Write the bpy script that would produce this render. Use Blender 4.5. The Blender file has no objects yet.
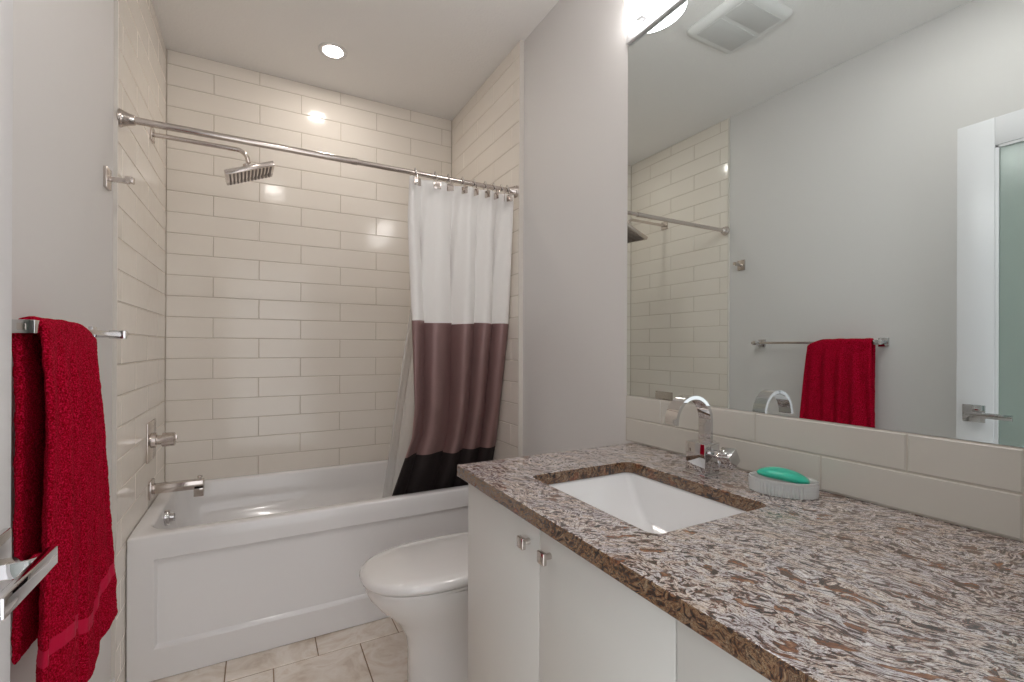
import bpy, bmesh, math, random
from mathutils import Vector, Matrix, noise
PI = math.pi
sc = bpy.context.scene
col = sc.collection
random.seed(7)

# ------------------------------------------------------------------ camera
EYE = 1.228                                    # camera height above the floor
yaw, pitch, roll = math.radians(28.4713), math.radians(0.0219), math.radians(0.2281)
F = Vector((math.sin(yaw)*math.cos(pitch), math.cos(yaw)*math.cos(pitch), math.sin(pitch)))
R = Vector((math.cos(yaw), -math.sin(yaw), 0)); U = R.cross(F)
R2 = R*math.cos(roll) + U*math.sin(roll); U2 = -R*math.sin(roll) + U*math.cos(roll)
cd = bpy.data.cameras.new('camera'); cam = bpy.data.objects.new('camera', cd); col.objects.link(cam)
m = Matrix((R2, U2, -F)).transposed().to_4x4(); m.translation = (0, 0, EYE)
cam.matrix_world = m
cd.sensor_width = 36; cd.lens = 464.39/1024*36; cd.shift_y = 6.54/1024; cd.clip_start = 0.01
sc.camera = cam
# ------------------------------------------------------------------ world, exposure
w = bpy.data.worlds.new('world'); sc.world = w; w.use_nodes = True
w.node_tree.nodes['Background'].inputs[0].default_value = (0.97, 0.98, 1.0, 1)
w.node_tree.nodes['Background'].inputs[1].default_value = 0.95
sc.view_settings.view_transform = 'Standard'; sc.view_settings.look = 'None'
sc.view_settings.gamma = 1; sc.view_settings.use_curve_mapping = False
sc.view_settings.exposure = 0.82
sc.cycles.use_denoising = True
sc.cycles.max_bounces = 12; sc.cycles.diffuse_bounces = 6; sc.cycles.glossy_bounces = 8
sc.cycles.sample_clamp_indirect = 6
DOWNLIGHT = 72.0; SHADE = 7.0

# ------------------------------------------------------------------ room numbers (metres)
XL, XR, YB = -0.4204, 1.109, 2.894           # tiled faces of the tub alcove
PL, PR = -0.431, 1.1315                        # painted wall faces
MX = 1.1295
YTL, YTR = 1.992, 1.980                       # where the tile ends
HC = 2.731
YF = 0.03                                     # inner face of the doorway wall
TY, TZ = 2.118, 0.535                         # tub front and rim height
ROW, TW, ROW0 = 0.1067, 0.42, 1.699
CT = 0.905                                    # counter top

# ------------------------------------------------------------------ materials
def mat(name, color=(0.8,)*3, rough=0.5, metal=0.0, **kw):
    ma = bpy.data.materials.new(name); ma.use_nodes = True
    b = ma.node_tree.nodes['Principled BSDF']
    b.inputs['Base Color'].default_value = (*color, 1); b.inputs['Roughness'].default_value = rough
    b.inputs['Metallic'].default_value = metal
    for k, v in kw.items():
        b.inputs[k.replace('_', ' ')].default_value = v
    return ma
def N(ma, t, **kw):
    n = ma.node_tree.nodes.new(t)
    for k, v in kw.items():
        if k in n.inputs: n.inputs[k].default_value = v
        else: setattr(n, k, v)
    return n
def L(ma, a, b): ma.node_tree.links.new(a, b)
def bsdf(ma): return ma.node_tree.nodes['Principled BSDF']
def coords(ma, scale=(1,1,1), rot=(0,0,0)):
    tc = N(ma, 'ShaderNodeTexCoord'); mp = N(ma, 'ShaderNodeMapping')
    mp.inputs['Scale'].default_value = scale; mp.inputs['Rotation'].default_value = rot
    L(ma, tc.outputs['Object'], mp.inputs['Vector']); return mp.outputs['Vector']
def ramp(ma, fac, stops):
    r = N(ma, 'ShaderNodeValToRGB'); e = r.color_ramp.elements
    while len(e) < len(stops): e.new(0.5)
    for i, (p, c) in enumerate(stops):
        e[i].position = p; e[i].color = (*c, 1)
    L(ma, fac, r.inputs[0]); return r.outputs['Color']
def add_bump(ma, fac, strength, dist):
    b = N(ma, 'ShaderNodeBump'); b.inputs['Strength'].default_value = strength; b.inputs['Distance'].default_value = dist
    L(ma, fac, b.inputs['Height']); L(ma, b.outputs['Normal'], bsdf(ma).inputs['Normal'])
def noise_bump(ma, scale, strength, dist, detail=3):
    n = N(ma, 'ShaderNodeTexNoise'); n.inputs['Scale'].default_value = scale; n.inputs['Detail'].default_value = detail
    L(ma, coords(ma), n.inputs['Vector']); add_bump(ma, n.outputs['Fac'], strength, dist)

paint = mat('wall_paint', (0.70, 0.685, 0.675), 0.5); noise_bump(paint, 220, 0.08, 0.002)
ceil_m = mat('ceiling_paint', (0.84, 0.825, 0.81), 0.9); noise_bump(ceil_m, 90, 0.35, 0.006, 4)
trimw = mat('white_trim', (0.70, 0.69, 0.69), 0.35)
doorw = mat('door_white', (0.74, 0.74, 0.76), 0.3)
grout = mat('grout', (0.56, 0.50, 0.43), 0.85)
def tilemat(name, c1, c2, rough):
    ma = mat(name, c1, rough); n = N(ma, 'ShaderNodeTexNoise'); n.inputs['Scale'].default_value = 3.0
    L(ma, coords(ma), n.inputs['Vector'])
    L(ma, ramp(ma, n.outputs['Fac'], [(0.3, c1), (0.7, c2)]), bsdf(ma).inputs['Base Color'])
    n2 = N(ma, 'ShaderNodeTexNoise'); n2.inputs['Scale'].default_value = 14; n2.inputs['Detail'].default_value = 1
    L(ma, coords(ma), n2.inputs['Vector']); add_bump(ma, n2.outputs['Fac'], 0.12, 0.004)
    return ma
tile = tilemat('cream_wall_tile', (0.82, 0.765, 0.695), (0.84, 0.79, 0.725), 0.13)
edge_trim = mat('tile_edge_trim', (0.70, 0.66, 0.61), 0.95)
glass_tile = tilemat('glass_tile', (0.60, 0.575, 0.525), (0.63, 0.605, 0.555), 0.10)
glass_grout = mat('backsplash_grout', (0.56, 0.52, 0.46), 0.8)
floor_tile = mat('travertine_tile', (0.6, 0.5, 0.4), 0.35)
_n = N(floor_tile, 'ShaderNodeTexNoise'); _n.inputs['Scale'].default_value = 7; _n.inputs['Detail'].default_value = 9; _n.inputs['Distortion'].default_value = 1.3; _n.inputs['Roughness'].default_value = 0.62
L(floor_tile, coords(floor_tile), _n.inputs['Vector'])
L(floor_tile, ramp(floor_tile, _n.outputs['Fac'], [(0.28, (0.58, 0.47, 0.38)), (0.42, (0.76, 0.67, 0.58)), (0.55, (0.86, 0.79, 0.72)), (0.68, (0.72, 0.61, 0.51)), (0.8, (0.88, 0.83, 0.77))]), bsdf(floor_tile).inputs['Base Color'])
floor_grout = mat('floor_grout', (0.30, 0.20, 0.13), 0.9)
acrylic = mat('white_acrylic', (0.82, 0.81, 0.815), 0.16, Coat_Weight=0.3)
porcelain = mat('porcelain', (0.80, 0.785, 0.775), 0.08, Coat_Weight=0.5)
sinkw = mat('sink_porcelain', (0.85, 0.845, 0.85), 0.1)
chrome = mat('chrome', (0.66, 0.65, 0.655), 0.03, 1.0)
nickel = mat('polished_nickel', (0.62, 0.56, 0.52), 0.16, 1.0)
satin = mat('satin_metal', (0.80, 0.80, 0.81), 0.5, 0.4)
darkm = mat('dark_gap', (0.03, 0.025, 0.02), 0.6)
rubber = mat('nozzle_rubber', (0.20, 0.17, 0.155), 0.6)
mirror_m = mat('mirror_silver', (0.77, 0.83, 0.83), 0.0, 1.0)
mirror_edge = mat('mirror_edge', (0.10, 0.10, 0.09), 0.35)
cab = mat('cabinet_white', (0.70, 0.685, 0.655), 0.3, Coat_Weight=0.2)
cab_in = mat('cabinet_shadow', (0.22, 0.20, 0.18), 0.8)
frost = mat('frosted_glass', (0.60, 0.70, 0.65), 0.22, Transmission_Weight=0.55, IOR=1.45)
plastic = mat('vent_plastic', (0.74, 0.74, 0.73), 0.45)
grille_m = mat('vent_grille', (0.63, 0.63, 0.62), 0.6)
brush_wave = N(grille_m, 'ShaderNodeTexWave'); brush_wave.inputs['Scale'].default_value = 45
L(grille_m, coords(grille_m), brush_wave.inputs['Vector']); add_bump(grille_m, brush_wave.outputs['Fac'], 0.5, 0.003)
def emat(name, c, s):
    ma = mat(name, (0.9, 0.9, 0.9), 0.3); b = bsdf(ma)
    b.inputs['Emission Color'].default_value = (*c, 1); b.inputs['Emission Strength'].default_value = s; return ma
lens_m = emat('downlight_lens', (1.0, 0.92, 0.84), DOWNLIGHT)
lens2_m = emat('room_downlight_lens', (1.0, 0.95, 0.90), 95)
shade_m = emat('lit_white_glass', (1.0, 0.97, 0.95), SHADE)
soapm = mat('green_soap', (0.03, 0.50, 0.35), 0.3, Subsurface_Weight=0.15)
dishm = mat('clear_ribbed_plastic', (0.97, 0.98, 0.98), 0.18, Transmission_Weight=0.6, IOR=1.22)

# towel
towel_m = mat('red_terry', (0.42, 0.004, 0.022), 0.95, Sheen_Weight=0.0, Specular_IOR_Level=0.08)
_v = N(towel_m, 'ShaderNodeTexNoise'); _v.inputs['Scale'].default_value = 330; _v.inputs['Detail'].default_value = 3
L(towel_m, coords(towel_m), _v.inputs['Vector']); add_bump(towel_m, _v.outputs['Fac'], 1.0, 0.006)
L(towel_m, ramp(towel_m, _v.outputs['Fac'], [(0.34, (0.17, 0.0, 0.004)), (0.5, (0.42, 0.0004, 0.018)), (0.66, (0.70, 0.012, 0.065))]), bsdf(towel_m).inputs['Base Color'])
towel_band = mat('red_woven_band', (0.52, 0.004, 0.045), 0.6, Specular_IOR_Level=0.2)
noise_bump(towel_band, 500, 0.3, 0.002)
# curtain cloths
cur_white = mat('curtain_white', (0.85, 0.83, 0.81), 0.7, Sheen_Weight=0.1)
cur_mauve = mat('curtain_mauve', (0.30, 0.19, 0.185), 0.42, 0.55)
cur_dark = mat('curtain_dark', (0.012, 0.006, 0.006), 0.75)
for c_ in (cur_white, cur_mauve, cur_dark): noise_bump(c_, 400, 0.12, 0.001)
liner_m = mat('translucent_liner', (0.85, 0.83, 0.80), 0.35, Alpha=0.45)

# countertop quartz: long swirling flakes of cream, mauve grey, rust and dark brown
def quartz_mat(name, dark_edge=False):
    ma = mat(name, (0.5,)*3, 0.2, Coat_Weight=0.6, Coat_Roughness=0.12)
    v = coords(ma)
    warp = N(ma, 'ShaderNodeTexNoise'); warp.inputs['Scale'].default_value = 9; warp.inputs['Detail'].default_value = 3
    L(ma, v, warp.inputs['Vector'])
    sub = N(ma, 'ShaderNodeVectorMath', operation='SUBTRACT'); sub.inputs[1].default_value = (0.5, 0.5, 0.5)
    L(ma, warp.outputs['Color'], sub.inputs[0])
    scl = N(ma, 'ShaderNodeVectorMath', operation='SCALE'); scl.inputs['Scale'].default_value = 0.075
    L(ma, sub.outputs[0], scl.inputs[0])
    add = N(ma, 'ShaderNodeVectorMath', operation='ADD'); L(ma, v, add.inputs[0]); L(ma, scl.outputs[0], add.inputs[1])
    big = N(ma, 'ShaderNodeTexNoise'); big.inputs['Scale'].default_value = 3.6; big.inputs['Detail'].default_value = 1
    L(ma, v, big.inputs['Vector'])
    sub2 = N(ma, 'ShaderNodeVectorMath', operation='SUBTRACT'); sub2.inputs[1].default_value = (0.5, 0.5, 0.5); L(ma, big.outputs['Color'], sub2.inputs[0])
    scl2 = N(ma, 'ShaderNodeVectorMath', operation='SCALE'); scl2.inputs['Scale'].default_value = 0.13; L(ma, sub2.outputs[0], scl2.inputs[0])
    add2 = N(ma, 'ShaderNodeVectorMath', operation='ADD'); L(ma, add.outputs[0], add2.inputs[0]); L(ma, scl2.outputs[0], add2.inputs[1]); add = add2
    # tilt then stretch, so the flakes run on a slant across the slab
    mp0 = N(ma, 'ShaderNodeMapping'); mp0.inputs['Rotation'].default_value = (0.25, 0.2, math.radians(62)); L(ma, add.outputs[0], mp0.inputs['Vector'])
    mp = N(ma, 'ShaderNodeMapping'); mp.inputs['Scale'].default_value = (1.0, 2.3, 2.3); L(ma, mp0.outputs[0], mp.inputs['Vector'])
    n1 = N(ma, 'ShaderNodeTexNoise'); n1.inputs['Scale'].default_value = 40; n1.inputs['Detail'].default_value = 4; n1.inputs['Roughness'].default_value = 0.6; n1.inputs['Distortion'].default_value = 1.8
    L(ma, mp.outputs[0], n1.inputs['Vector'])
    base = ramp(ma, n1.outputs['Fac'], [(0.33, (0.010, 0.004, 0.003)), (0.40, (0.060, 0.024, 0.016)), (0.44, (0.20, 0.105, 0.075)),
        (0.475, (0.25, 0.20, 0.205)), (0.505, (0.84, 0.79, 0.75)), (0.528, (0.38, 0.345, 0.365)), (0.57, (0.95, 0.92, 0.88)), (0.625, (0.20, 0.13, 0.105)), (0.69, (0.80, 0.76, 0.71))])
    if dark_edge:   # slab side faces get a darker ramp: dark brown with tan and gold
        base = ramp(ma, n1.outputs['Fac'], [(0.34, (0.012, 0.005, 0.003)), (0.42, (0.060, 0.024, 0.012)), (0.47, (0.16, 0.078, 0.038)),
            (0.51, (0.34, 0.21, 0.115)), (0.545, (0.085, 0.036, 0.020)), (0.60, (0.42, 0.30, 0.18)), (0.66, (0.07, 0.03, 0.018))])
    # rust coloured flakes
    vo = N(ma, 'ShaderNodeTexVoronoi'); vo.inputs['Scale'].default_value = 34; L(ma, mp.outputs[0], vo.inputs['Vector'])
    sep = N(ma, 'ShaderNodeSeparateColor'); L(ma, vo.outputs['Color'], sep.inputs[0])
    rr = ramp(ma, sep.outputs[0], [(0.0, (1, 1, 1)), (0.06, (1, 1, 1)), (0.065, (0, 0, 0)), (1, (0, 0, 0))])
    n2 = N(ma, 'ShaderNodeTexNoise'); n2.inputs['Scale'].default_value = 60; L(ma, mp.outputs[0], n2.inputs['Vector'])
    flake = ramp(ma, n2.outputs['Fac'], [(0.35, (0.10, 0.04, 0.02)), (0.55, (0.26, 0.11, 0.055)), (0.7, (0.42, 0.25, 0.15))])
    mx = N(ma, 'ShaderNodeMixRGB'); L(ma, rr, mx.inputs[0]); L(ma, base, mx.inputs[1]); L(ma, flake, mx.inputs[2])
    n5 = N(ma, 'ShaderNodeTexNoise'); n5.inputs['Scale'].default_value = 16; n5.inputs['Detail'].default_value = 3; n5.inputs['Distortion'].default_value = 1.5
    L(ma, mp.outputs[0], n5.inputs['Vector'])
    tint = ramp(ma, n5.outputs['Fac'], [(0.36, (0.88, 0.78, 0.70)), (0.48, (1, 0.97, 0.94)), (0.58, (0.93, 0.95, 1.0)), (0.68, (0.80, 0.79, 0.84))])
    m5 = N(ma, 'ShaderNodeMixRGB', blend_type='MULTIPLY'); m5.inputs[0].default_value = 0.9
    L(ma, mx.outputs[0], m5.inputs[1]); L(ma, tint, m5.inputs[2]); mx = m5
    # fine dark veins
    n3 = N(ma, 'ShaderNodeTexNoise'); n3.inputs['Scale'].default_value = 26; n3.inputs['Detail'].default_value = 6; n3.inputs['Distortion'].default_value = 3
    L(ma, mp.outputs[0], n3.inputs['Vector'])
    vein = ramp(ma, n3.outputs['Fac'], [(0.465, (1, 1, 1)), (0.495, (0.12, 0.06, 0.045)), (0.505, (0.12, 0.06, 0.045)), (0.53, (1, 1, 1))])
    m2 = N(ma, 'ShaderNodeMixRGB', blend_type='MULTIPLY'); m2.inputs[0].default_value = 0.65
    L(ma, mx.outputs[0], m2.inputs[1]); L(ma, vein, m2.inputs[2])
    L(ma, m2.outputs[0], bsdf(ma).inputs['Base Color'])
    return ma
quartz = quartz_mat('swirled_quartz'); quartz_edge = quartz_mat('quartz_dark_edge', True)

# ------------------------------------------------------------------ mesh helpers (all in room coordinates)
def tag(o, label=None, cat=None, group=None, kind=None):
    if label: o['label'] = label
    if cat: o['category'] = cat
    if group: o['group'] = group
    if kind: o['kind'] = kind
    return o
def obj(name, bm, mats, parent=None, smooth=40, recalc=True):
    """link a bmesh (room coordinates) as ONE mesh object; its own origin is that of its parent"""
    if recalc: bmesh.ops.recalc_face_normals(bm, faces=bm.faces[:])
    me = bpy.data.meshes.new(name)
    off = Vector((0, 0, 0)); p = parent
    while p is not None:
        off += p.location; p = p.parent
    bm.transform(Matrix.Translation(-off))
    bm.to_mesh(me); bm.free()
    for ma in (mats if isinstance(mats, (list, tuple)) else [mats]): me.materials.append(ma)
    if smooth:
        me.shade_smooth()
        me.set_sharp_from_angle(angle=math.radians(smooth))
    o = bpy.data.objects.new(name, me); col.objects.link(o); o.parent = parent
    return o
def thing(name, label, cat, loc, group=None):
    o = bpy.data.objects.new(name, None); col.objects.link(o); o.location = loc; o.empty_display_size = 0.05
    return tag(o, label, cat, group)
def struct(name, bm, mats, smooth=None):
    return tag(obj(name, bm, mats, None, smooth), kind='structure')
def box(bm, a, b, bevel=0.0, M=None, mi=0, seg=2):
    a, b = Vector(a), Vector(b)
    c = (a+b)/2; s = b-a
    r = bmesh.ops.create_cube(bm, size=1.0, matrix=Matrix.Translation(c) @ Matrix.Diagonal((abs(s.x), abs(s.y), abs(s.z), 1)))
    vs = r['verts']
    fs = list({f for v in vs for f in v.link_faces})
    for f in fs: f.material_index = mi
    if bevel:
        es = list({e for v in vs for e in v.link_edges})
        rb = bmesh.ops.bevel(bm, geom=es, offset=bevel, segments=seg, affect='EDGES', profile=0.5, clamp_overlap=True)
        vs = list({v for f in rb['faces'] for v in f.verts} | {v for v in vs if v.is_valid})
        for f in rb['faces']: f.material_index = mi
    if M is not None: bmesh.ops.transform(bm, matrix=M, verts=vs)
    return vs
def new(): return bmesh.new()
def B(*boxes):
    bm = new()
    for bx in boxes: box(bm, *bx[:2], bevel=bx[2] if len(bx) > 2 else 0)
    return bm
def ring(bm, pts): return [bm.verts.new(p) for p in pts]
def bridge(bm, r1, r2, mi=0, closed=True):
    n = len(r1); fs = []
    for i in range(n if closed else n-1):
        f = bm.faces.new((r1[i], r1[(i+1) % n], r2[(i+1) % n], r2[i])); f.material_index = mi; fs.append(f)
    return fs
def loft(bm, loops, mi=0, cap=(True, True)):
    rs = [ring(bm, l) for l in loops]
    for a, b in zip(rs, rs[1:]): bridge(bm, a, b, mi)
    if cap[0]: bm.faces.new(rs[0][::-1]).material_index = mi
    if cap[1]: bm.faces.new(rs[-1]).material_index = mi
    return rs
def tube(bm, path, r, n=16, mi=0, cap=True):
    path = [Vector(p) for p in path]; rs = r if isinstance(r, (list, tuple)) else [r]*len(path)
    up = Vector((0, 0, 1)); loops = []
    t0 = (path[1]-path[0]).normalized()
    x = t0.orthogonal().normalized()
    for i, p in enumerate(path):
        t = ((path[i+1] if i+1 < len(path) else p) - (path[i-1] if i else p)).normalized()
        x = (x - t*x.dot(t)).normalized(); y = t.cross(x)
        loops.append([p + rs[i]*(math.cos(2*PI*k/n)*x + math.sin(2*PI*k/n)*y) for k in range(n)])
    loft(bm, loops, mi, (cap, cap))
def rrect(x0, x1, y0, y1, r, n=6):
    pts = []
    for cx, cy, a0 in ((x1-r, y1-r, 0), (x0+r, y1-r, PI/2), (x0+r, y0+r, PI), (x1-r, y0+r, 3*PI/2)):
        for k in range(n+1):
            a = a0 + PI/2*k/n; pts.append((cx+r*math.cos(a), cy+r*math.sin(a)))
    return pts
def disc_loops(bm, c, axis, prof, n=32, mi=0, cap=(True, True)):
    """lathe a profile [(distance along axis, radius)]"""
    axis = Vector(axis).normalized(); x = axis.orthogonal().normalized(); y = axis.cross(x); c = Vector(c)
    loft(bm, [[c + axis*h + r*(math.cos(2*PI*k/n)*x + math.sin(2*PI*k/n)*y) for k in range(n)] for h, r in prof], mi, cap)

# ------------------------------------------------------------------ tiled surface: a grout plane and chamfered tiles standing on it
def tiles(bm, org, ux, uy, nrm, W, H, tw, th, offs, row0, g=0.0028, d=0.0, mi=0, gi=1, wob=0.0010):
    org, ux, uy, nrm = map(Vector, (org, ux, uy, nrm))
    P = lambda a, b, h=0.0: org + ux*a + uy*b + nrm*h
    f = bm.faces.new([bm.verts.new(P(a, b, -0.0022)) for a, b in ((0, 0), (W, 0), (W, H), (0, H))]); f.material_index = gi
    k0 = int(math.floor((0-row0)/th))-1; k = k0
    while row0 + k*th < H:
        b0, b1 = max(0, row0+k*th), min(H, row0+(k+1)*th)
        if b1-b0 > 0.012:
            o = offs[k % 2]; j = int(math.floor(-o/tw))-1
            while o + j*tw < W:
                a0, a1 = max(0, o+j*tw), min(W, o+(j+1)*tw)
                if a1-a0 > 0.012:
                    tx, ty = random.uniform(-wob, wob), random.uniform(-wob, wob)
                    lo = ring(bm, [P(a, b, -0.0022) for a, b in ((a0+g/2, b0+g/2), (a1-g/2, b0+g/2), (a1-g/2, b1-g/2), (a0+g/2, b1-g/2))])
                    c = 0.0022
                    hi = ring(bm, [P(a, b, d + tx*(a-(a0+a1)/2)*2 + ty*(b-(b0+b1)/2)*4) for a, b in ((a0+g/2+c, b0+g/2+c), (a1-g/2-c, b0+g/2+c), (a1-g/2-c, b1-g/2-c), (a0+g/2+c, b1-g/2-c))])
                    bridge(bm, lo, hi, mi); bm.faces.new(hi).material_index = mi
                j += 1
        k += 1

# ================================================================== SETTING
d = 0.003
bm = new(); tiles(bm, (-0.60, -0.12, 0), (1, 0, 0), (0, 1, 0), (0, 0, 1), 1.85, 3.05, 0.3205, 0.3205, (0.4885+0.0, 0.4885+0.1603), 1.992+0.12, g=0.004, d=0.0, wob=0.0004)
box(bm, (-0.6, -0.12, -0.12), (1.25, 2.93, -0.0026), mi=1)
struct('floor', bm, [floor_tile, floor_grout])
struct('ceiling', B(((-0.60, -0.12, HC), (1.25, 3.0, HC+0.1))), ceil_m)
bm = B(((-0.60, YB+0.003, 0), (1.25, 3.02, HC)))
for f in bm.faces: f.material_index = 1
tiles(bm, (XL, YB, 0), (1, 0, 0), (0, 0, 1), (0, -1, 0), XR-XL, HC, TW, ROW, (-0.219-XL, -0.007-XL), ROW0-16*ROW)
struct('wall_back', bm, [tile, grout])
# painted long walls
struct('wall_left', B(((-0.60, YF-0.12, 0), (PL, 3.0, HC))), paint)
struct('wall_right', B(((PR, YF-0.12, 0), (1.25, 3.0, HC))), paint)
# tile cladding on the alcove sides, standing proud of the paint
bm = B(((PL-0.002, YTL, 0), (XL-0.003, YB+0.003, HC)))
for f in bm.faces: f.material_index = 1
tiles(bm, (XL, YTL, 0), (0, 1, 0), (0, 0, 1), (1, 0, 0), YB-YTL, HC, TW, ROW, (YB-YTL-0.21, YB-YTL), ROW0-16*ROW, d=0)
struct('wall_alcove_left', bm, [tile, grout])
bm = B(((XR+0.003, YTR, 0), (PR+0.002, YB+0.003, HC)))
for f in bm.faces: f.material_index = 1
tiles(bm, (XR, YTR, 0), (0, 1, 0), (0, 0, 1), (-1, 0, 0), YB-YTR, HC, TW, ROW, (YB-YTR-0.21, YB-YTR), ROW0-16*ROW, d=0)
struct('wall_alcove_right', bm, [tile, grout])
struct('trim_1', B(((PL-0.002, YTL-0.006, 0), (XL+0.001, YTL+0.002, HC), 0.001)), edge_trim)
struct('trim_2', B(((XR-0.001, YTR-0.006, 0), (PR+0.002, YTR+0.002, HC), 0.001)), edge_trim)
struct('baseboard_left', B(((PL-0.002, 0.05, 0.0), (PL+0.012, YTL-0.007, 0.125), 0.003)), trimw)
# doorway wall with the opening the camera looks through
DX0, DX1, DH = -0.290, 0.500, 2.15
struct('wall_front', B(((-0.60, YF-0.12, 0), (DX0-0.02, YF, HC)), ((DX1+0.02, YF-0.12, 0), (1.25, YF, HC)), ((DX0-0.02, YF-0.12, DH+0.02), (DX1+0.02, YF, HC))), paint)
struct('trim_3', B(((DX0-0.02, YF-0.125, 0), (DX0, YF+0.004, DH), 0.002), ((DX1, YF-0.125, 0), (DX1+0.02, YF+0.004, DH), 0.002), ((DX0-0.02, YF-0.125, DH), (DX1+0.02, YF+0.004, DH+0.02), 0.002)), trimw)

# ---- door leaf, standing open against the left side
hx, hy = -0.274, 0.0525
dv = Vector((0, 1, 0)); dn = Vector((1, 0, 0))
DM = Matrix((dv, dn, Vector((0, 0, 1)))).transposed().to_4x4(); DM.translation = (hx, hy, 0)   # local: along, out into room, up
DWID = 0.76
door = thing('door_1', 'white door with a frosted green glass panel, seen in the mirror', 'door', (0, 0, 0)); door['kind'] = 'structure'
bm = new(); st = 0.112; t_ = -0.038
for a, b in (((0, t_, 0.01), (st, 0, 2.14)), ((DWID-st, t_, 0.01), (DWID, 0, 2.14)), ((st, t_, 2.03), (DWID-st, 0, 2.14)), ((st, t_, 0.01), (DWID-st, 0, 0.23))):
    box(bm, a, b, 0.0015, DM)
for a, b in (((st, -0.010, 0.23), (st+0.011, -0.003, 2.03)), ((DWID-st-0.011, -0.010, 0.23), (DWID-st, -0.003, 2.03)), ((st, -0.010, 2.019), (DWID-st, -0.003, 2.03)), ((st, -0.010, 0.23), (DWID-st, -0.003, 0.241))):
    box(bm, a, b, 0.001, DM)
obj('door_leaf', bm, doorw, door)
bm = new(); box(bm, (st-0.004, -0.022, 0.226), (DWID-st+0.004, -0.014, 2.034), 0, DM); tag(obj('glass_panel', bm, frost, door), 'frosted green glass panel')
bm = new(); ra = DWID-0.055; hz = 0.965
box(bm, (ra-0.034, 0, hz-0.029), (ra+0.034, 0.008, hz+0.041), 0.0015, DM)
box(bm, (ra-0.013, 0.007, hz-0.007), (ra+0.011, 0.049, hz+0.012), 0.002, DM)
hd = obj('door_handle', bm, chrome, door)
bm = new(); box(bm, (ra-0.122, 0.045, hz-0.006), (ra+0.016, 0.055, hz+0.016), 0.0015, DM)
obj('lever', bm, chrome, hd)
bm = new(); box(bm, (DWID-0.0005, -0.030, hz-0.03), (DWID+0.001, -0.008, hz+0.03), 0, DM); obj('latch_plate', bm, nickel, door)

# ================================================================== BATHTUB
tub = thing('bathtub', 'white alcove bathtub with a recessed rectangular front panel', 'bathtub', (0.34, 2.5, 0))
x0, x1, y0, y1 = XL+0.002, XR-0.002, TY, YB-0.003
bm = new()
outer = rrect(x0, x1, y0, y1, 0.008, 8)
def opening(ix0, ix1, iy0, iy1, r, z): return [(a, b, z) for a, b in rrect(ix0, ix1, iy0, iy1, r, 8)]
ox0, ox1, oy0, oy1 = x0+0.055, x1-0.085, y0+0.062, y1-0.045
loops = [[(a, b, TZ-0.045) for a, b in outer], [(a, b, TZ-0.008) for a, b in outer],
         [(a, b, TZ-0.002) for a, b in rrect(x0+0.002, x1-0.002, y0+0.003, y1-0.002, 0.008, 8)],
         [(a, b, TZ) for a, b in rrect(x0+0.008, x1-0.008, y0+0.011, y1-0.008, 0.01, 8)],
         opening(ox0-0.014, ox1+0.014, oy0-0.014, oy1+0.014, 0.11, TZ),
         opening(ox0-0.004, ox1+0.004, oy0-0.004, oy1+0.004, 0.10, TZ-0.004),
         opening(ox0, ox1, oy0, oy1, 0.10, TZ-0.014),
         opening(ox0+0.004, ox1-0.02, oy0+0.008, oy1-0.008, 0.10, TZ-0.10),
         opening(ox0+0.010, ox1-0.05, oy0+0.016, oy1-0.020, 0.10, TZ-0.15),
         opening(ox0+0.018, ox1-0.08, oy0+0.024, oy1-0.026, 0.10, TZ-0.175),
         opening(ox0+0.035, ox1-0.20, oy0+0.075, oy1-0.080, 0.11, TZ-0.30),
         opening(ox0+0.055, ox1-0.26, oy0+0.095, oy1-0.10, 0.12, TZ-0.37),
         opening(ox0+0.10, ox1-0.32, oy0+0.14, oy1-0.14, 0.10, TZ-0.40)]
for q in range(9, len(loops)):
    loops[q] = [(a, b-(0.060*max(0, min(1, (a-0.02)/0.20)) if b > 2.7 else 0), z) for a, b, z in loops[q]]
loft(bm, loops, cap=(False, True))
obj('basin', bm, acrylic, tub, 50)
# apron with recessed panel
bm = new()
def fr(ax0, ax1, az0, az1, y): return [(ax0, y, az0), (ax1, y, az0), (ax1, y, az1), (ax0, y, az1)]
pz0, pz1, px0, px1 = 0.115, 0.446, -0.340, 1.024
loft(bm, [fr(x0, x1, 0.001, TZ-0.045, y0+0.05), fr(x0, x1, 0.001, TZ-0.045, y0+0.004), fr(x0+0.003, x1-0.003, 0.004, TZ-0.045, y0),
          fr(px0, px1, pz0, pz1, y0), fr(px0+0.002, px1-0.002, pz0+0.004, pz1-0.002, y0+0.002), fr(px0+0.010, px1-0.010, pz0+0.014, pz1-0.004, y0+0.013), fr(px0+0.014, px1-0.014, pz0+0.018, pz1-0.006, y0+0.014)], cap=(False, True))
obj('apron', bm, acrylic, tub, 25)
bm = new(); disc_loops(bm, (ox0+0.004, 2.50, 0.480), (1, 0, -0.05), [(-0.004, 0.034), (0.010, 0.034), (0.016, 0.030), (0.017, 0.018), (0.030, 0.017), (0.032, 0.013)], 28)
box(bm, (ox0+0.034, 2.497, 0.462), (ox0+0.038, 2.503, 0.498), 0.001)
obj('overflow_cover', bm, chrome, tub)
bm = new(); disc_loops(bm, (ox0+0.25, 2.50, TZ-0.401), (0, 0, 1), [(0, 0.034), (0.004, 0.034), (0.006, 0.028), (0.006, 0.02)], 28)
obj('drain', bm, chrome, tub)

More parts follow.
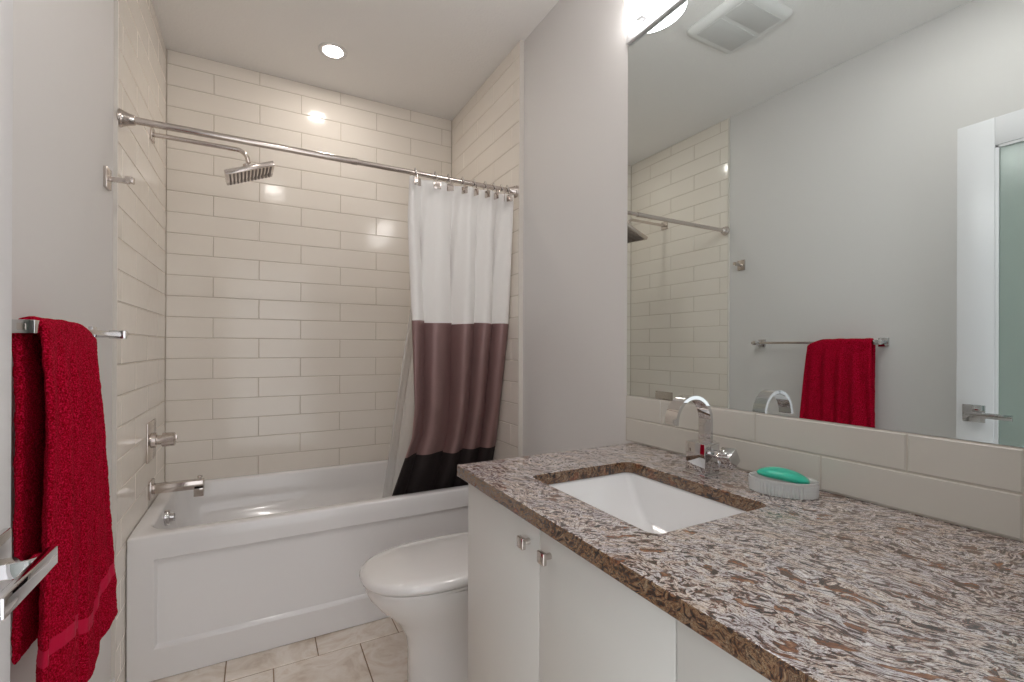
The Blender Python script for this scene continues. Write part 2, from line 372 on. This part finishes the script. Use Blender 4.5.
# ---- tub spout
SY = 2.530
sp = thing('tub_spout', 'chrome tub spout low on the left tiled wall', 'spout', (XL, SY, 0.608))
bm = new(); box(bm, (XL-0.001, SY-0.038, 0.566), (XL+0.012, SY+0.038, 0.644), 0.003)
obj('wall_plate', bm, nickel, sp)
bm = new(); box(bm, (XL+0.010, SY-0.021, 0.586), (XL+0.198, SY+0.021, 0.624), 0.003); box(bm, (XL+0.160, SY-0.021, 0.552), (XL+0.198, SY+0.021, 0.602), 0.003)
obj('spout_body', bm, nickel, sp)
bm = new(); disc_loops(bm, (XL+0.182, SY, 0.621), (0, 0, 1), [(0, 0.004), (0.012, 0.004), (0.013, 0.010), (0.020, 0.010), (0.021, 0.007)], 16)
obj('diverter_knob', bm, nickel, sp)
# ---- shower valve
vz = 0.817
va = thing('shower_valve', 'square chrome shower valve with one knob on the tiled wall above the tub spout', 'shower valve', (XL, SY, vz))
bm = new(); box(bm, (XL-0.001, SY-0.083, vz-0.085), (XL+0.008, SY+0.083, vz+0.085), 0.003); obj('cover_plate', bm, nickel, va)
bm = new(); disc_loops(bm, (XL+0.007, SY, vz), (1, 0, 0), [(0, 0.034), (0.016, 0.032), (0.018, 0.021), (0.036, 0.021), (0.037, 0.031), (0.080, 0.030), (0.083, 0.026)], 32)
hb = obj('valve_handle', bm, nickel, va)
bm = new(); box(bm, (XL+0.082, SY-0.008, vz-0.004), (XL+0.098, SY+0.008, vz+0.020), 0.002); obj('lever_tip', bm, nickel, hb)

# ---- shower head on its wall arm
az = 2.152
sh = thing('rain_shower', 'square chrome shower head on a long arm from the left tiled wall', 'shower head', (XL, SY, az))
bm = new(); box(bm, (XL-0.001, SY-0.030, az-0.030), (XL+0.008, SY+0.030, az+0.030), 0.002); obj('wall_flange', bm, nickel, sh)
bm = new(); path = [(XL+0.006, SY, az)]
ex, rr_ = -0.055, 0.045
for k in range(9):
    a = PI/2*k/8*0.92; path.append((ex-rr_+rr_*math.sin(a), SY, az-rr_+rr_*math.cos(a)))
lx = path[-1]; path.append((lx[0]+0.004, SY, lx[2]-0.015))
tube(bm, path, 0.0105, 20); obj('shower_arm', bm, nickel, sh)
hc = Vector((-0.045, SY, 2.045)); HM = Matrix.Translation(hc) @ Matrix.Rotation(math.radians(-22), 4, 'Y') @ Matrix.Rotation(math.radians(4), 4, 'X')
bm = new(); disc_loops(bm, (0, 0, 0.012), (0, 0, 1), [(0, 0.020), (0.012, 0.018), (0.016, 0.014), (0.036, 0.014)], 24); bm.transform(HM)
obj('swivel_joint', bm, nickel, sh)
bm = new(); box(bm, (-0.105, -0.105, -0.006), (0.105, 0.105, 0.016), 0.003, HM)
hp = obj('head_plate', bm, nickel, sh)
bm = new()
for k in range(12):
    xx = -0.088 + k*0.016
    box(bm, (xx-0.0035, -0.092, -0.0095), (xx+0.0035, 0.092, -0.005), 0.001, HM)
tag(obj('nozzle_strip', bm, rubber, hp), 'dark rows of nozzles')

# ---- shower rod
RY, RZ = 2.008, 1.998
rod = thing('shower_rod', 'straight chrome shower curtain rod spanning the tub alcove', 'curtain rod', (XL, RY, RZ))
bm = new(); tube(bm, [(XL+0.01, RY, RZ), (0.35, RY, RZ)], 0.0125, 20); tube(bm, [(0.34, RY, RZ), (XR-0.01, RY, RZ)], 0.0108, 20)
tube(bm, [(0.332, RY, RZ), (0.352, RY, RZ)], 0.0136, 20); obj('rod', bm, nickel, rod)
prof = [(-0.0005, 0.029), (0.003, 0.030), (0.008, 0.027), (0.011, 0.027), (0.014, 0.024), (0.020, 0.023), (0.023, 0.021), (0.042, 0.016), (0.044, 0.0135)]
for x_, dx in ((XL, 1), (XR, -1)):
    bm = new(); disc_loops(bm, (x_, RY, RZ), (dx, 0, 0), prof, 32); obj('end_bracket', bm, nickel, rod)

# ---- curtain
def curtain_surface(nx, zs, z0, z1, xl, xr, yc, A, folds, ph, k=0.8):
    """grid of points; xl,xr,yc,A functions of the height fraction t (0 top, 1 bottom)"""
    g = []
    for z in zs:
        t = (z0-z)/(z0-z1); row = []
        a0, a1, yy, am = xl(t), xr(t), yc(t), A(t)
        Lw = (a1-a0)/folds/(2*PI)
        for i in range(nx+1):
            s = i/nx
            th = 2*PI*folds*(s + 0.030*math.sin(2*PI*1.3*s+0.5)) + ph + 0.30*math.sin(2.6*t + s*6)*t
            fine = 0.15*math.sin(3*th+2.0*t+1) + 0.10*math.sin(2*th+4*t)
            mod = 0.80+0.28*math.sin(s*15+1.1)
            x = a0 + (a1-a0)*s + k*Lw*math.sin(th)*min(1, t*2.2)
            y = yy - am*mod*(math.cos(th)+fine)
            row.append((x, y, z + (0.004*math.sin(s*21)+0.003*math.sin(s*9+1))*min(1, t*3)))
        g.append(row)
    return g
def lerp_pts(pts):
    def f(t):
        for (a, va_), (b, vb) in zip(pts, pts[1:]):
            if t <= b:
                u = (t-a)/(b-a); u = u*u*(3-2*u) if False else u
                return va_+(vb-va_)*u
        return pts[-1][1]
    return f
cz0, cz1 = 1.978, 0.455
ft = lambda z: (cz0-z)/(cz0-cz1)
NX = 300
zs = [cz0+(1.346-cz0)*q/44 for q in range(44)] + [1.346+(0.706-1.346)*q/44 for q in range(44)] + [0.706+(cz1-0.706)*q/26 for q in range(27)]
g = curtain_surface(NX, zs, cz0, cz1, lerp_pts([(0, 0.572), (ft(1.8), 0.574), (ft(1.36), 0.612), (ft(0.95), 0.640), (ft(0.80), 0.636), (1, 0.545)]),
                    lerp_pts([(0, 1.090), (ft(1.36), 1.090), (ft(0.75), 1.085), (1, 1.06)]),
                    lerp_pts([(0, RY), (0.42, 2.115), (1, 2.295)]), lerp_pts([(0, 0.012), (0.10, 0.024), (0.42, 0.060), (0.7, 0.078), (1, 0.074)]), 4.1, -0.9, 2.1)
bm = new(); vr = [[bm.verts.new(p) for p in row] for row in g]
for j in range(len(zs)-1):
    mi = 0 if j < 44 else (1 if j < 88 else 2)
    for i in range(NX):
        bm.faces.new((vr[j][i], vr[j][i+1], vr[j+1][i+1], vr[j+1][i])).material_index = mi
cur = obj('shower_curtain', bm, [cur_white, cur_mauve, cur_dark], None, 180)
tag(cur, 'shower curtain banded white, mauve and near black, drawn to the right end of the tub', 'shower curtain')
sm = cur.modifiers.new('thick', 'SOLIDIFY'); sm.thickness = 0.0012; sm.offset = 0
g = curtain_surface(160, [cz0-0.004+(0.42-cz0+0.004)*q/60 for q in range(61)], cz0-0.004, 0.42, lerp_pts([(0, 0.60), (0.35, 0.635), (0.6, 0.60), (1, 0.548)]), lerp_pts([(0, 1.07), (1, 1.04)]),
                    lerp_pts([(0, RY+0.035), (0.1, RY+0.10), (1, 2.42)]), lerp_pts([(0, 0.006), (0.3, 0.014), (1, 0.020)]), 4.3, -0.9, 0.5)
bm = new(); vr = [[bm.verts.new(p) for p in row] for row in g]
for j in range(60):
    for i in range(160): bm.faces.new((vr[j][i], vr[j][i+1], vr[j+1][i+1], vr[j+1][i]))
lin = tag(obj('curtain_liner', bm, liner_m, None, 180), 'translucent white liner hanging inside the tub behind the banded curtain', 'curtain liner')
# ---- hooks
hs = [0.598, 0.690, 0.752, 0.822, 0.880, 0.938, 0.984, 1.024, 1.056]
where = ['leftmost on the rod, above the free edge of the curtain', 'second from the free edge of the curtain', 'third from the free edge of the curtain',
         'fourth from the free edge of the curtain', 'in the middle of the bunched curtain', 'fourth from the right end of the rod',
         'third from the right end of the rod', 'second from the right end of the rod', 'closest to the right end bracket of the rod']
for i, hxp in enumerate(hs):
    t = thing('curtain_hook', 'chrome curtain hook, ' + where[i], 'curtain hook', (hxp, RY, RZ), 'curtain hooks along the shower rod')
    bm = new(); pts = []
    for k in range(21):
        a = -0.42*PI + 1.84*PI*k/20; pts.append((hxp + 0.002*math.sin(a*2), RY + 0.0165*math.cos(a), RZ + 0.004 + 0.0185*math.sin(a)))
    tube(bm, pts, 0.0018, 8); obj('ring', bm, chrome, t)
    yv = 1.974; rot = Matrix.Translation((hxp, yv, 1.949)) @ Matrix.Rotation(math.radians([10, -12, -40, -55, -70, -66, -72, 62, -50][i]), 4, 'Z')
    bm = new(); box(bm, (-0.0165, -0.004, -0.0165), (0.0165, 0.0, 0.0165), 0.002, rot); box(bm, (-0.002, -0.002, 0.014), (0.002, 0.003, 0.034), 0, rot)
    obj('square_plate', bm, nickel, t)

# ================================================================== LEFT WALL FITTINGS
# ---- towel bar
BZ = 1.262; BX = -0.366
tb = thing('towel_bar', 'square chrome towel bar on the left wall holding the red towel', 'towel bar', (PL, 1.45, BZ))
bm = new(); box(bm, (BX-0.006, 1.118, BZ-0.006), (BX+0.006, 1.786, BZ+0.006), 0.001); obj('rail', bm, nickel, tb)
for yy in (1.132, 1.760):
    bm = new(); box(bm, (PL-0.001, yy-0.022, BZ-0.022), (PL+0.010, yy+0.022, BZ+0.022), 0.002)
    box(bm, (PL+0.008, yy-0.009, BZ-0.009), (BX-0.012, yy+0.009, BZ+0.009), 0.001)
    box(bm, (BX-0.022, yy-0.012, BZ-0.012), (BX+0.017, yy+0.012, BZ+0.012), 0.0015)
    obj('post', bm, chrome, tb)
# ---- towel, folded over the rail: path from the back hem over the bar to the front hem
def towel():
    bm = new(); ny, nu = 110, 320
    TY0, TY1 = 1.148, 1.450
    RA = 0.0185; TOP = BZ+0.0125
    def centre(s, v):
        # s 0..1 along the length (back hem to front hem); v 0..1 near edge to far edge
        y = TY0 + (TY1-TY0)*v
        zb_back = 0.660
        zb_front = 0.535 - 0.055*math.exp(-((v-0.62)/0.22)**2) + 0.02*v
        ztan = TOP-RA
        Lb, Lf = ztan-zb_back, ztan-zb_front
        arc = PI*RA; T = Lb+arc+Lf; u = s*T
        if u < Lb:
            q = 1-u/Lb; x = BX-RA + 0.006*min(1, q*5) - 0.004*q*math.sin(v*7+1); z = zb_back+u; drop = q; side = -1
        elif u < Lb+arc:
            a = PI*(u-Lb)/arc; x = BX - RA*math.cos(a); z = ztan+RA*math.sin(a); side = 0; drop = 0
        else:
            q = (u-Lb-arc)/Lf; z = ztan-(u-Lb-arc); drop = q; side = 1
            fl = q**1.2
            fold = math.sin(v*7.2-0.9)                                 # one big soft fold growing toward the hem
            x = BX+RA + 0.006*min(1, q*4) + fl*(-0.003 + 0.022*v) + 0.014*fl*math.sin(v*9.5)*min(1, v*5) - 0.026*fl*math.exp(-((v-0.80)/0.075)**2) + 0.0055*min(1, q*6)*math.sin(v*31+2.5*q) + 0.002*min(1, q*8)*math.sin(v*57+1)
            y += 0.065*q*(v-0.26) + 0.012*fl*fold
            z += 0.012*q*q*math.sin(v*6.2+0.6)
        rr = 1-min(1, abs(u-Lb-arc/2)/0.09)
        z -= 0.034*max(0, rr)*max(0, (v-0.70)/0.30)**2
        return Vector((x, y, z)), drop, side
    grid = []
    for i in range(nu+1):
        row = []
        for j in range(ny+1):
            p, dr, side = centre(i/nu, j/ny)
            row.append(p)
        grid.append(row)
    P = {}
    for i in range(nu+1):
        for j in range(ny+1):
            P[i, j] = grid[i][j]
    vo, vi = {}, {}
    th = 0.0072
    for i in range(nu+1):
        for j in range(ny+1):
            a = P[min(i+1, nu), j]-P[max(i-1, 0), j]; b = P[i, min(j+1, ny)]-P[i, max(j-1, 0)]
            n = a.cross(b).normalized()
            k = min(1, min(j, ny-j)/4, min(i, nu-i)/4); rnd = math.sqrt(max(0.04, 1-(1-k)**2))
            f = noise.noise(P[i, j]*260)*0.0013 + noise.noise(P[i, j]*38)*0.0022
            vo[i, j] = bm.verts.new(P[i, j] + n*(th*rnd*0.9 + f)); vi[i, j] = bm.verts.new(P[i, j] - n*(th*rnd*0.9 + f))
    def band(i):
        s = i/nu
        return 1 if (0.895 < s < 0.918 or 0.085 < s < 0.105) else 0
    for i in range(nu):
        for j in range(ny):
            mi = band(i)
            bm.faces.new((vo[i, j], vo[i+1, j], vo[i+1, j+1], vo[i, j+1])).material_index = mi
            bm.faces.new((vi[i, j], vi[i, j+1], vi[i+1, j+1], vi[i+1, j])).material_index = mi
    for i in range(nu):
        for j in (0, ny): bm.faces.new((vo[i, j], vi[i, j], vi[i+1, j], vo[i+1, j])).material_index = band(i)
    for j in range(ny):
        for i in (0, nu): bm.faces.new((vo[i, j], vi[i, j], vi[i, j+1], vo[i, j+1]))
    return bm
tw_ = tag(obj('towel', towel(), [towel_m, towel_band], None, 180), 'thick red terry towel hanging folded over the towel bar on the left wall', 'towel')
# ---- robe hook
rh = thing('robe_hook', 'small square chrome robe hook on the left wall beside the tile edge', 'robe hook', (PL, 1.90, 1.757))
bm = new(); box(bm, (PL-0.001, 1.875, 1.725), (PL+0.010, 1.925, 1.790), 0.002); obj('wall_plate', bm, nickel, rh)
bm = new(); box(bm, (PL+0.009, 1.892, 1.750), (PL+0.060, 1.908, 1.764), 0.002); box(bm, (PL+0.050, 1.888, 1.752), (PL+0.072, 1.912, 1.772), 0.003); obj('peg', bm, nickel, rh)

# ================================================================== TOILET
to = thing('toilet', 'white one-piece toilet with closed lid between the tub and the vanity', 'toilet', (0.7, 1.64, 0))
TCY = 1.640
def egg(xf, xb, hw, z, n=48, pw=2.3, yc=TCY, back=3.5):
    """plan outline pointing to -x"""
    pts = []; xc = xf + (xb-xf)*0.52
    for k in range(n):
        a = 2*PI*k/n; c, s = math.cos(a), math.sin(a)
        p = pw if c < 0 else back
        rx = (xc-xf) if c < 0 else (xb-xc)
        pts.append((xc + rx*math.copysign(abs(c)**(2/p), c), yc + hw*math.copysign(abs(s)**(2/p), s), z))
    return pts
bm = new()
loft(bm, [egg(0.475, 1.10, 0.118, 0.001, back=6), egg(0.470, 1.10, 0.120, 0.02, back=6), egg(0.472, 1.10, 0.118, 0.14, back=6), egg(0.462, 1.10, 0.122, 0.20, back=6), egg(0.425, 1.10, 0.142, 0.265, back=6),
          egg(0.368, 1.10, 0.166, 0.32, back=6), egg(0.332, 1.10, 0.179, 0.365, back=6), egg(0.320, 1.10, 0.184, 0.392, back=6), egg(0.320, 1.10, 0.184, 0.402, back=6), egg(0.330, 1.09, 0.175, 0.405, back=6)])
obj('bowl', bm, porcelain, to, 60)
bm = new(); loft(bm, [egg(0.322, 0.85, 0.178, 0.4045), egg(0.316, 0.852, 0.184, 0.408), egg(0.316, 0.852, 0.184, 0.416), egg(0.323, 0.85, 0.177, 0.419)]); obj('seat', bm, porcelain, to, 60)
bm = new(); loft(bm, [egg(0.316, 0.85, 0.182, 0.421), egg(0.306, 0.856, 0.191, 0.424), egg(0.303, 0.858, 0.193, 0.434), egg(0.309, 0.856, 0.190, 0.446), egg(0.326, 0.85, 0.178, 0.454), egg(0.37, 0.835, 0.155, 0.459), egg(0.43, 0.80, 0.115, 0.463), egg(0.50, 0.74, 0.06, 0.465)])
obj('lid', bm, porcelain, to, 70)
bm = new(); loft(bm, [[(a, b, z) for a, b in rrect(0.89+e, 1.115, 1.46+e, 1.82-e, 0.035)] for z, e in ((0.39, 0.01), (0.45, 0.0), (0.70, -0.004), (0.705, 0.0))])
tk = obj('tank', bm, porcelain, to, 50)
bm = new(); loft(bm, [[(a, b, z) for a, b in rrect(0.88+e, 1.118, 1.452+e, 1.828-e, 0.04)] for z, e in ((0.706, 0.004), (0.711, 0.0), (0.728, 0.0), (0.736, 0.008), (0.738, 0.02))])
obj('tank_lid', bm, porcelain, to, 50)
bm = new(); disc_loops(bm, (1.0, TCY, 0.738), (0, 0, 1), [(0, 0.022), (0.004, 0.022), (0.005, 0.018)], 24); obj('flush_button', bm, chrome, to)

# ================================================================== VANITY
CX = 0.498                                    # door faces
def knob(y, z, parent):
    bm = new(); tube(bm, [(CX+0.002, y, z), (CX-0.016, y, z)], [0.0065, 0.0052], 14)
    box(bm, (CX-0.024, y-0.012, z-0.012), (CX-0.015, y+0.012, z+0.012), 0.002); return obj('knob', bm, nickel, parent)
def unit(name_lbl, ya, yb, doors):
    t = thing('vanity_cabinet', name_lbl, 'cabinet', (0.8, (ya+yb)/2, 0))
    bm = B(((CX+0.020, ya, 0.10), (PR-0.004, ya+0.016, CT-0.031)), ((CX+0.020, yb-0.016, 0.10), (PR-0.004, yb, CT-0.031)),
           ((CX+0.020, ya+0.016, 0.10), (PR-0.004, yb-0.016, 0.118)), ((PR-0.012, ya+0.016, 0.118), (PR-0.004, yb-0.016, CT-0.031)),
           ((CX+0.020, ya+0.016, CT-0.051), (CX+0.045, yb-0.016, CT-0.031)), ((CX+0.065, ya+0.005, 0.002), (CX+0.08, yb-0.005, 0.10)))
    obj('carcass', bm, cab, t)
    for a, b, ky in doors:
        bm = new(); box(bm, (CX, a+0.0012, 0.105), (CX+0.019, b-0.0012, CT-0.036), 0.0012)
        dd = obj('door', bm, cab, t)
        if ky: knob(ky, 0.823, dd)
unit('white two-door vanity cabinet below the sink, with two square knobs', 0.448, 1.1655, [(0.448, 0.799, 0.759), (0.799, 1.1655, 0.839)])
unit('white vanity cabinet unit at the near end, to the right of the two-door cabinet', 0.036, 0.4475, [(0.036, 0.4475, None)])
# ---- countertop with the sink opening
SX0, SX1, SY0, SY1 = 0.600, 0.928, 0.588, 1.008
bm = new()
outer = [(0.478, 0.033), (PR-0.002, 0.033), (PR-0.002, 1.198), (0.478, 1.198)]
hole = rrect(SX0, SX1, SY0, SY1, 0.022, 6)
def loop_edges(pts, z):
    vs = [bm.verts.new((a, b, z)) for a, b in pts]; return [bm.edges.new((vs[i], vs[(i+1) % len(vs)])) for i in range(len(vs))]
es = loop_edges(outer, CT-0.031) + loop_edges(hole, CT-0.031)
bmesh.ops.triangle_fill(bm, edges=es, use_beauty=True)
ext = bmesh.ops.extrude_face_region(bm, geom=bm.faces[:])
bmesh.ops.translate(bm, vec=(0, 0, 0.031), verts=[v for v in ext['geom'] if isinstance(v, bmesh.types.BMVert)])
bm.normal_update()
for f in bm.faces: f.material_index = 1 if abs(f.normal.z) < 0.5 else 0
ct = tag(obj('countertop', bm, [quartz, quartz_edge], None, 30), 'brown, cream and grey swirled quartz countertop on the white vanity cabinets', 'countertop')
bv = ct.modifiers.new('soft_edge', 'BEVEL'); bv.width = 0.0018; bv.segments = 2; bv.limit_method = 'ANGLE'; bv.angle_limit = math.radians(50)
# ---- sink
sk = thing('sink', 'white rectangular undermount sink set in the countertop', 'sink', ((SX0+SX1)/2, (SY0+SY1)/2, CT-0.18))
bm = new(); zt = CT-0.0315
def sl(a0, a1, b0, b1, r, z): return [(a, b, z) for a, b in rrect(a0, a1, b0, b1, r, 8)]
loft(bm, [sl(SX0-0.03, SX1+0.03, SY0-0.03, SY1+0.03, 0.03, zt-0.012), sl(SX0-0.03, SX1+0.03, SY0-0.03, SY1+0.03, 0.03, zt),
          sl(SX0-0.004, SX1+0.004, SY0-0.004, SY1+0.004, 0.022, zt), sl(SX0-0.001, SX1+0.001, SY0-0.001, SY1+0.000, 0.022, zt-0.004),
          sl(SX0+0.004, SX1-0.004, SY0+0.018, SY1-0.018, 0.022, zt-0.035), sl(SX0+0.010, SX1-0.010, SY0+0.045, SY1-0.045, 0.022, zt-0.075),
          sl(SX0+0.018, SX1-0.018, SY0+0.080, SY1-0.080, 0.022, zt-0.108), sl(SX0+0.035, SX1-0.035, SY0+0.115, SY1-0.115, 0.03, zt-0.124), sl(SX0+0.10, SX1-0.10, SY0+0.16, SY1-0.16, 0.03, zt-0.128)],
     cap=(False, True))
obj('basin', bm, sinkw, sk, 24)
bm = new(); disc_loops(bm, ((SX0+SX1)/2+0.02, (SY0+SY1)/2, zt-0.1285), (0, 0, 1), [(0, 0.024), (0.003, 0.024), (0.004, 0.019), (0.002, 0.012)], 24); obj('drain', bm, chrome, sk)
# ---- faucet
FX, FY = 1.006, 0.820
fa = thing('faucet', 'chrome faucet with a flat arched spout and a cube handle beside the sink', 'faucet', (FX, FY, CT))
bm = new(); box(bm, (FX-0.034, FY-0.035, CT), (FX+0.034, FY+0.035, CT+0.006), 0.0015); obj('base_plate', bm, chrome, fa)
bm = new(); box(bm, (FX-0.028, FY-0.030, CT+0.005), (FX+0.028, FY+0.030, CT+0.083), 0.002); obj('body', bm, chrome, fa)
# ribbon spout
bm = new(); cen = []
zt0 = CT+0.078; ra_ = 0.062; zc_ = CT+0.138
for k in range(5): cen.append((FX+0.012, zt0+(zc_-zt0)*k/5, 0, 1))
for k in range(25):
    a = PI*k/24; cen.append((FX+0.012-ra_+ra_*math.cos(a), zc_+ra_*math.sin(a), -math.sin(a), math.cos(a)))
cen.append((FX+0.012-2*ra_-0.001, zc_-0.004, 0, -1))
loops = []
for x_, z_, tx, tz in cen:
    nx_, nz_ = tz, -tx; h = 0.0045; w_ = 0.0185
    loops.append([(x_+nx_*h*sx, FY+w_*sy, z_+nz_*h*sx) for sx, sy in ((1, -1), (1, 1), (-1, 1), (-1, -1))])
loft(bm, loops); obj('spout', bm, chrome, fa, 25)
bm = new(); tube(bm, [(FX, FY-0.020, CT+0.058), (FX, FY-0.064, CT+0.058)], 0.010, 18)
HM2 = Matrix.Translation((FX+0.006, FY-0.070, CT+0.053)) @ Matrix.Rotation(math.radians(-28), 4, 'Y') @ Matrix.Rotation(math.radians(8), 4, 'Z')
box(bm, (-0.019, -0.018, -0.019), (0.019, 0.019, 0.019), 0.002, HM2)
box(bm, (-0.017, -0.010, 0.015), (-0.006, 0.012, 0.026), 0.0015, HM2)
obj('handle', bm, chrome, fa, 25)
bm = new(); tube(bm, [(FX+0.040, FY+0.0, CT+0.001), (FX+0.040, FY, CT+0.075)], 0.0035, 12); disc_loops(bm, (FX+0.040, FY, CT+0.073), (0, 0, 1), [(0, 0.004), (0.001, 0.007), (0.008, 0.007), (0.009, 0.004)], 14)
obj('lift_rod', bm, chrome, fa)
# ---- soap dish and soap
DC = Vector((1.030, 0.625, CT)); ang = math.radians(-62)
def ell(a, b, z, n=112, rib=0.0):
    out = []
    for k in range(n):
        th = 2*PI*k/n; r = 1 + (rib if k % 2 else 0)
        x, y = a*math.cos(th)*r, b*math.sin(th)*r
        out.append((DC.x + x*math.cos(ang)-y*math.sin(ang), DC.y + x*math.sin(ang)+y*math.cos(ang), z))
    return out
bm = new(); rb = 0.05
loft(bm, [ell(0.059, 0.039, CT+0.0005, rib=0), ell(0.064, 0.043, CT+0.002, rib=rb), ell(0.066, 0.045, CT+0.027, rib=rb), ell(0.067, 0.046, CT+0.029, rib=0.0), ell(0.068, 0.047, CT+0.034), ell(0.066, 0.045, CT+0.035),
          ell(0.063, 0.042, CT+0.031), ell(0.062, 0.040, CT+0.020), ell(0.056, 0.034, CT+0.006)], cap=(True, True))
tag(obj('soap_dish', bm, dishm, None, 15), 'clear ribbed oval soap dish on the countertop against the backsplash', 'soap dish')
bm = new(); bmesh.ops.create_uvsphere(bm, u_segments=40, v_segments=24, radius=1.0)
for v in bm.verts:
    c = v.co; sx = math.copysign(abs(c.x)**0.85, c.x)
    v.co = (sx*0.052, c.y*0.030, c.z*0.0125 + 0.006*(1-sx*sx))
bm.transform(Matrix.Translation(DC+Vector((0, 0, 0.036))) @ Matrix.Rotation(ang, 4, 'Z') @ Matrix.Rotation(math.radians(5), 4, 'Y'))
tag(obj('soap_bar', bm, soapm, None, 60), 'green oval soap bar lying in the clear soap dish', 'soap')
# ---- glass tile backsplash
BS0, BS1 = 0.274, 1.238
bm = new(); box(bm, (MX-0.006+0.0024, BS0, CT+0.001), (PR+0.001, BS1, 1.062), mi=1)
tiles(bm, (MX-0.006, BS0, CT+0.002), (0, 1, 0), (0, 0, 1), (-1, 0, 0), BS1-BS0, 1.062-CT-0.002, 0.320, 0.0782, (0.595-BS0, 0.435-BS0), 0, g=0.003, d=0, wob=0.0004)
tag(obj('backsplash', bm, [glass_tile, glass_grout], None, None), 'two rows of taupe glass tile between the countertop and the mirror', 'backsplash')
# ---- mirror
bm = new(); box(bm, (MX, BS0, 1.0635), (PR-0.0002, BS1, 2.286))
for f in bm.faces: f.material_index = 0 if f.normal.x < -0.5 else 1
tag(obj('mirror', bm, [mirror_m, mirror_edge], None, None), 'large frameless wall mirror above the backsplash', 'mirror')
# ---- vanity light above the mirror
vl = thing('vanity_light', 'lit chrome vanity light with rounded white glass shades above the mirror', 'wall light', (PR, 0.9, 2.30))
bm = new(); box(bm, (PR-0.014, 0.54, 2.2875), (PR-0.0005, 1.236, 2.306), 0.001); box(bm, (PR-0.010, 0.54, 2.3065), (PR-0.0005, 1.236, 2.3230), 0.001)
obj('mounting_bar', bm, satin, vl)
for yc_ in (1.112, 0.889, 0.659):
    zb_, zt_ = 2.3235, 2.455
    def arc_(r, z, n=28):
        out = []
        for k in range(n+1):
            th = math.acos(0.0305/0.12)
            a = -th + 2*th*k/n; out.append((PR+0.0300-r*math.cos(a)*1.0, yc_-r*math.sin(a), z))
        return out
    bm = new(); loft(bm, [arc_(0.1195, zb_), arc_(0.120, zb_+0.002), arc_(0.120, zt_-0.002), arc_(0.1195, zt_)])
    s_ = obj('shade', bm, shade_m, vl, 50)
    bm = new(); box(bm, (PR-0.040, yc_+0.022, zb_-0.006), (PR-0.011, yc_+0.050, zb_-0.0005), 0.001)
    obj('shade_clip', bm, satin, s_)
# ================================================================== CEILING FITTINGS
def downlight(x, y, lm, label, r=0.047):
    t = thing('recessed_light', label, 'ceiling light', (x, y, HC), 'recessed ceiling lights')
    bm = new(); disc_loops(bm, (x, y, HC+0.0005), (0, 0, -1), [(0, r+0.024), (0.004, r+0.022), (0.006, r+0.014), (0.003, r+0.001), (0.002, r-0.004)], 40, cap=(True, False)); obj('trim_ring', bm, trimw, t)
    bm = new(); disc_loops(bm, (x, y, HC), (0, 0, -1), [(0.0035, 0.0005), (0.0035, r-0.0005)], 40, cap=(False, False)); obj('lens', bm, lm, t, None)
downlight(0.320, 2.510, lens_m, 'lit round recessed light in the ceiling above the tub')
downlight(0.10, 0.74, lens2_m, 'recessed light in the ceiling near the door, glimpsed at the top of the mirror')
fx0, fx1, fy0, fy1 = 0.168, 0.495, 1.218, 1.553
fan = thing('exhaust_fan', 'white square ceiling exhaust fan cover reflected in the mirror', 'exhaust fan', (0.34, 1.39, HC))
bm = new()
def fl(e, z, r): return [(a, b, z) for a, b in rrect(fx0+e, fx1-e, fy0+e, fy1-e, r, 6)]
loft(bm, [fl(0, HC+0.0005, 0.03), fl(0, HC-0.006, 0.03), fl(0.006, HC-0.016, 0.03), fl(0.020, HC-0.024, 0.028), fl(0.030, HC-0.025, 0.025)])
obj('cover', bm, plastic, fan, 50)
for a, b in ((0.040, 0.145), (0.165, 0.292)):
    bm = new(); box(bm, (fx0+0.04, fy0+a, HC-0.0275), (fx1-0.04, fy0+b, HC-0.0245), 0.001); tag(obj('grille', bm, grille_m, fan), 'grey grille field')
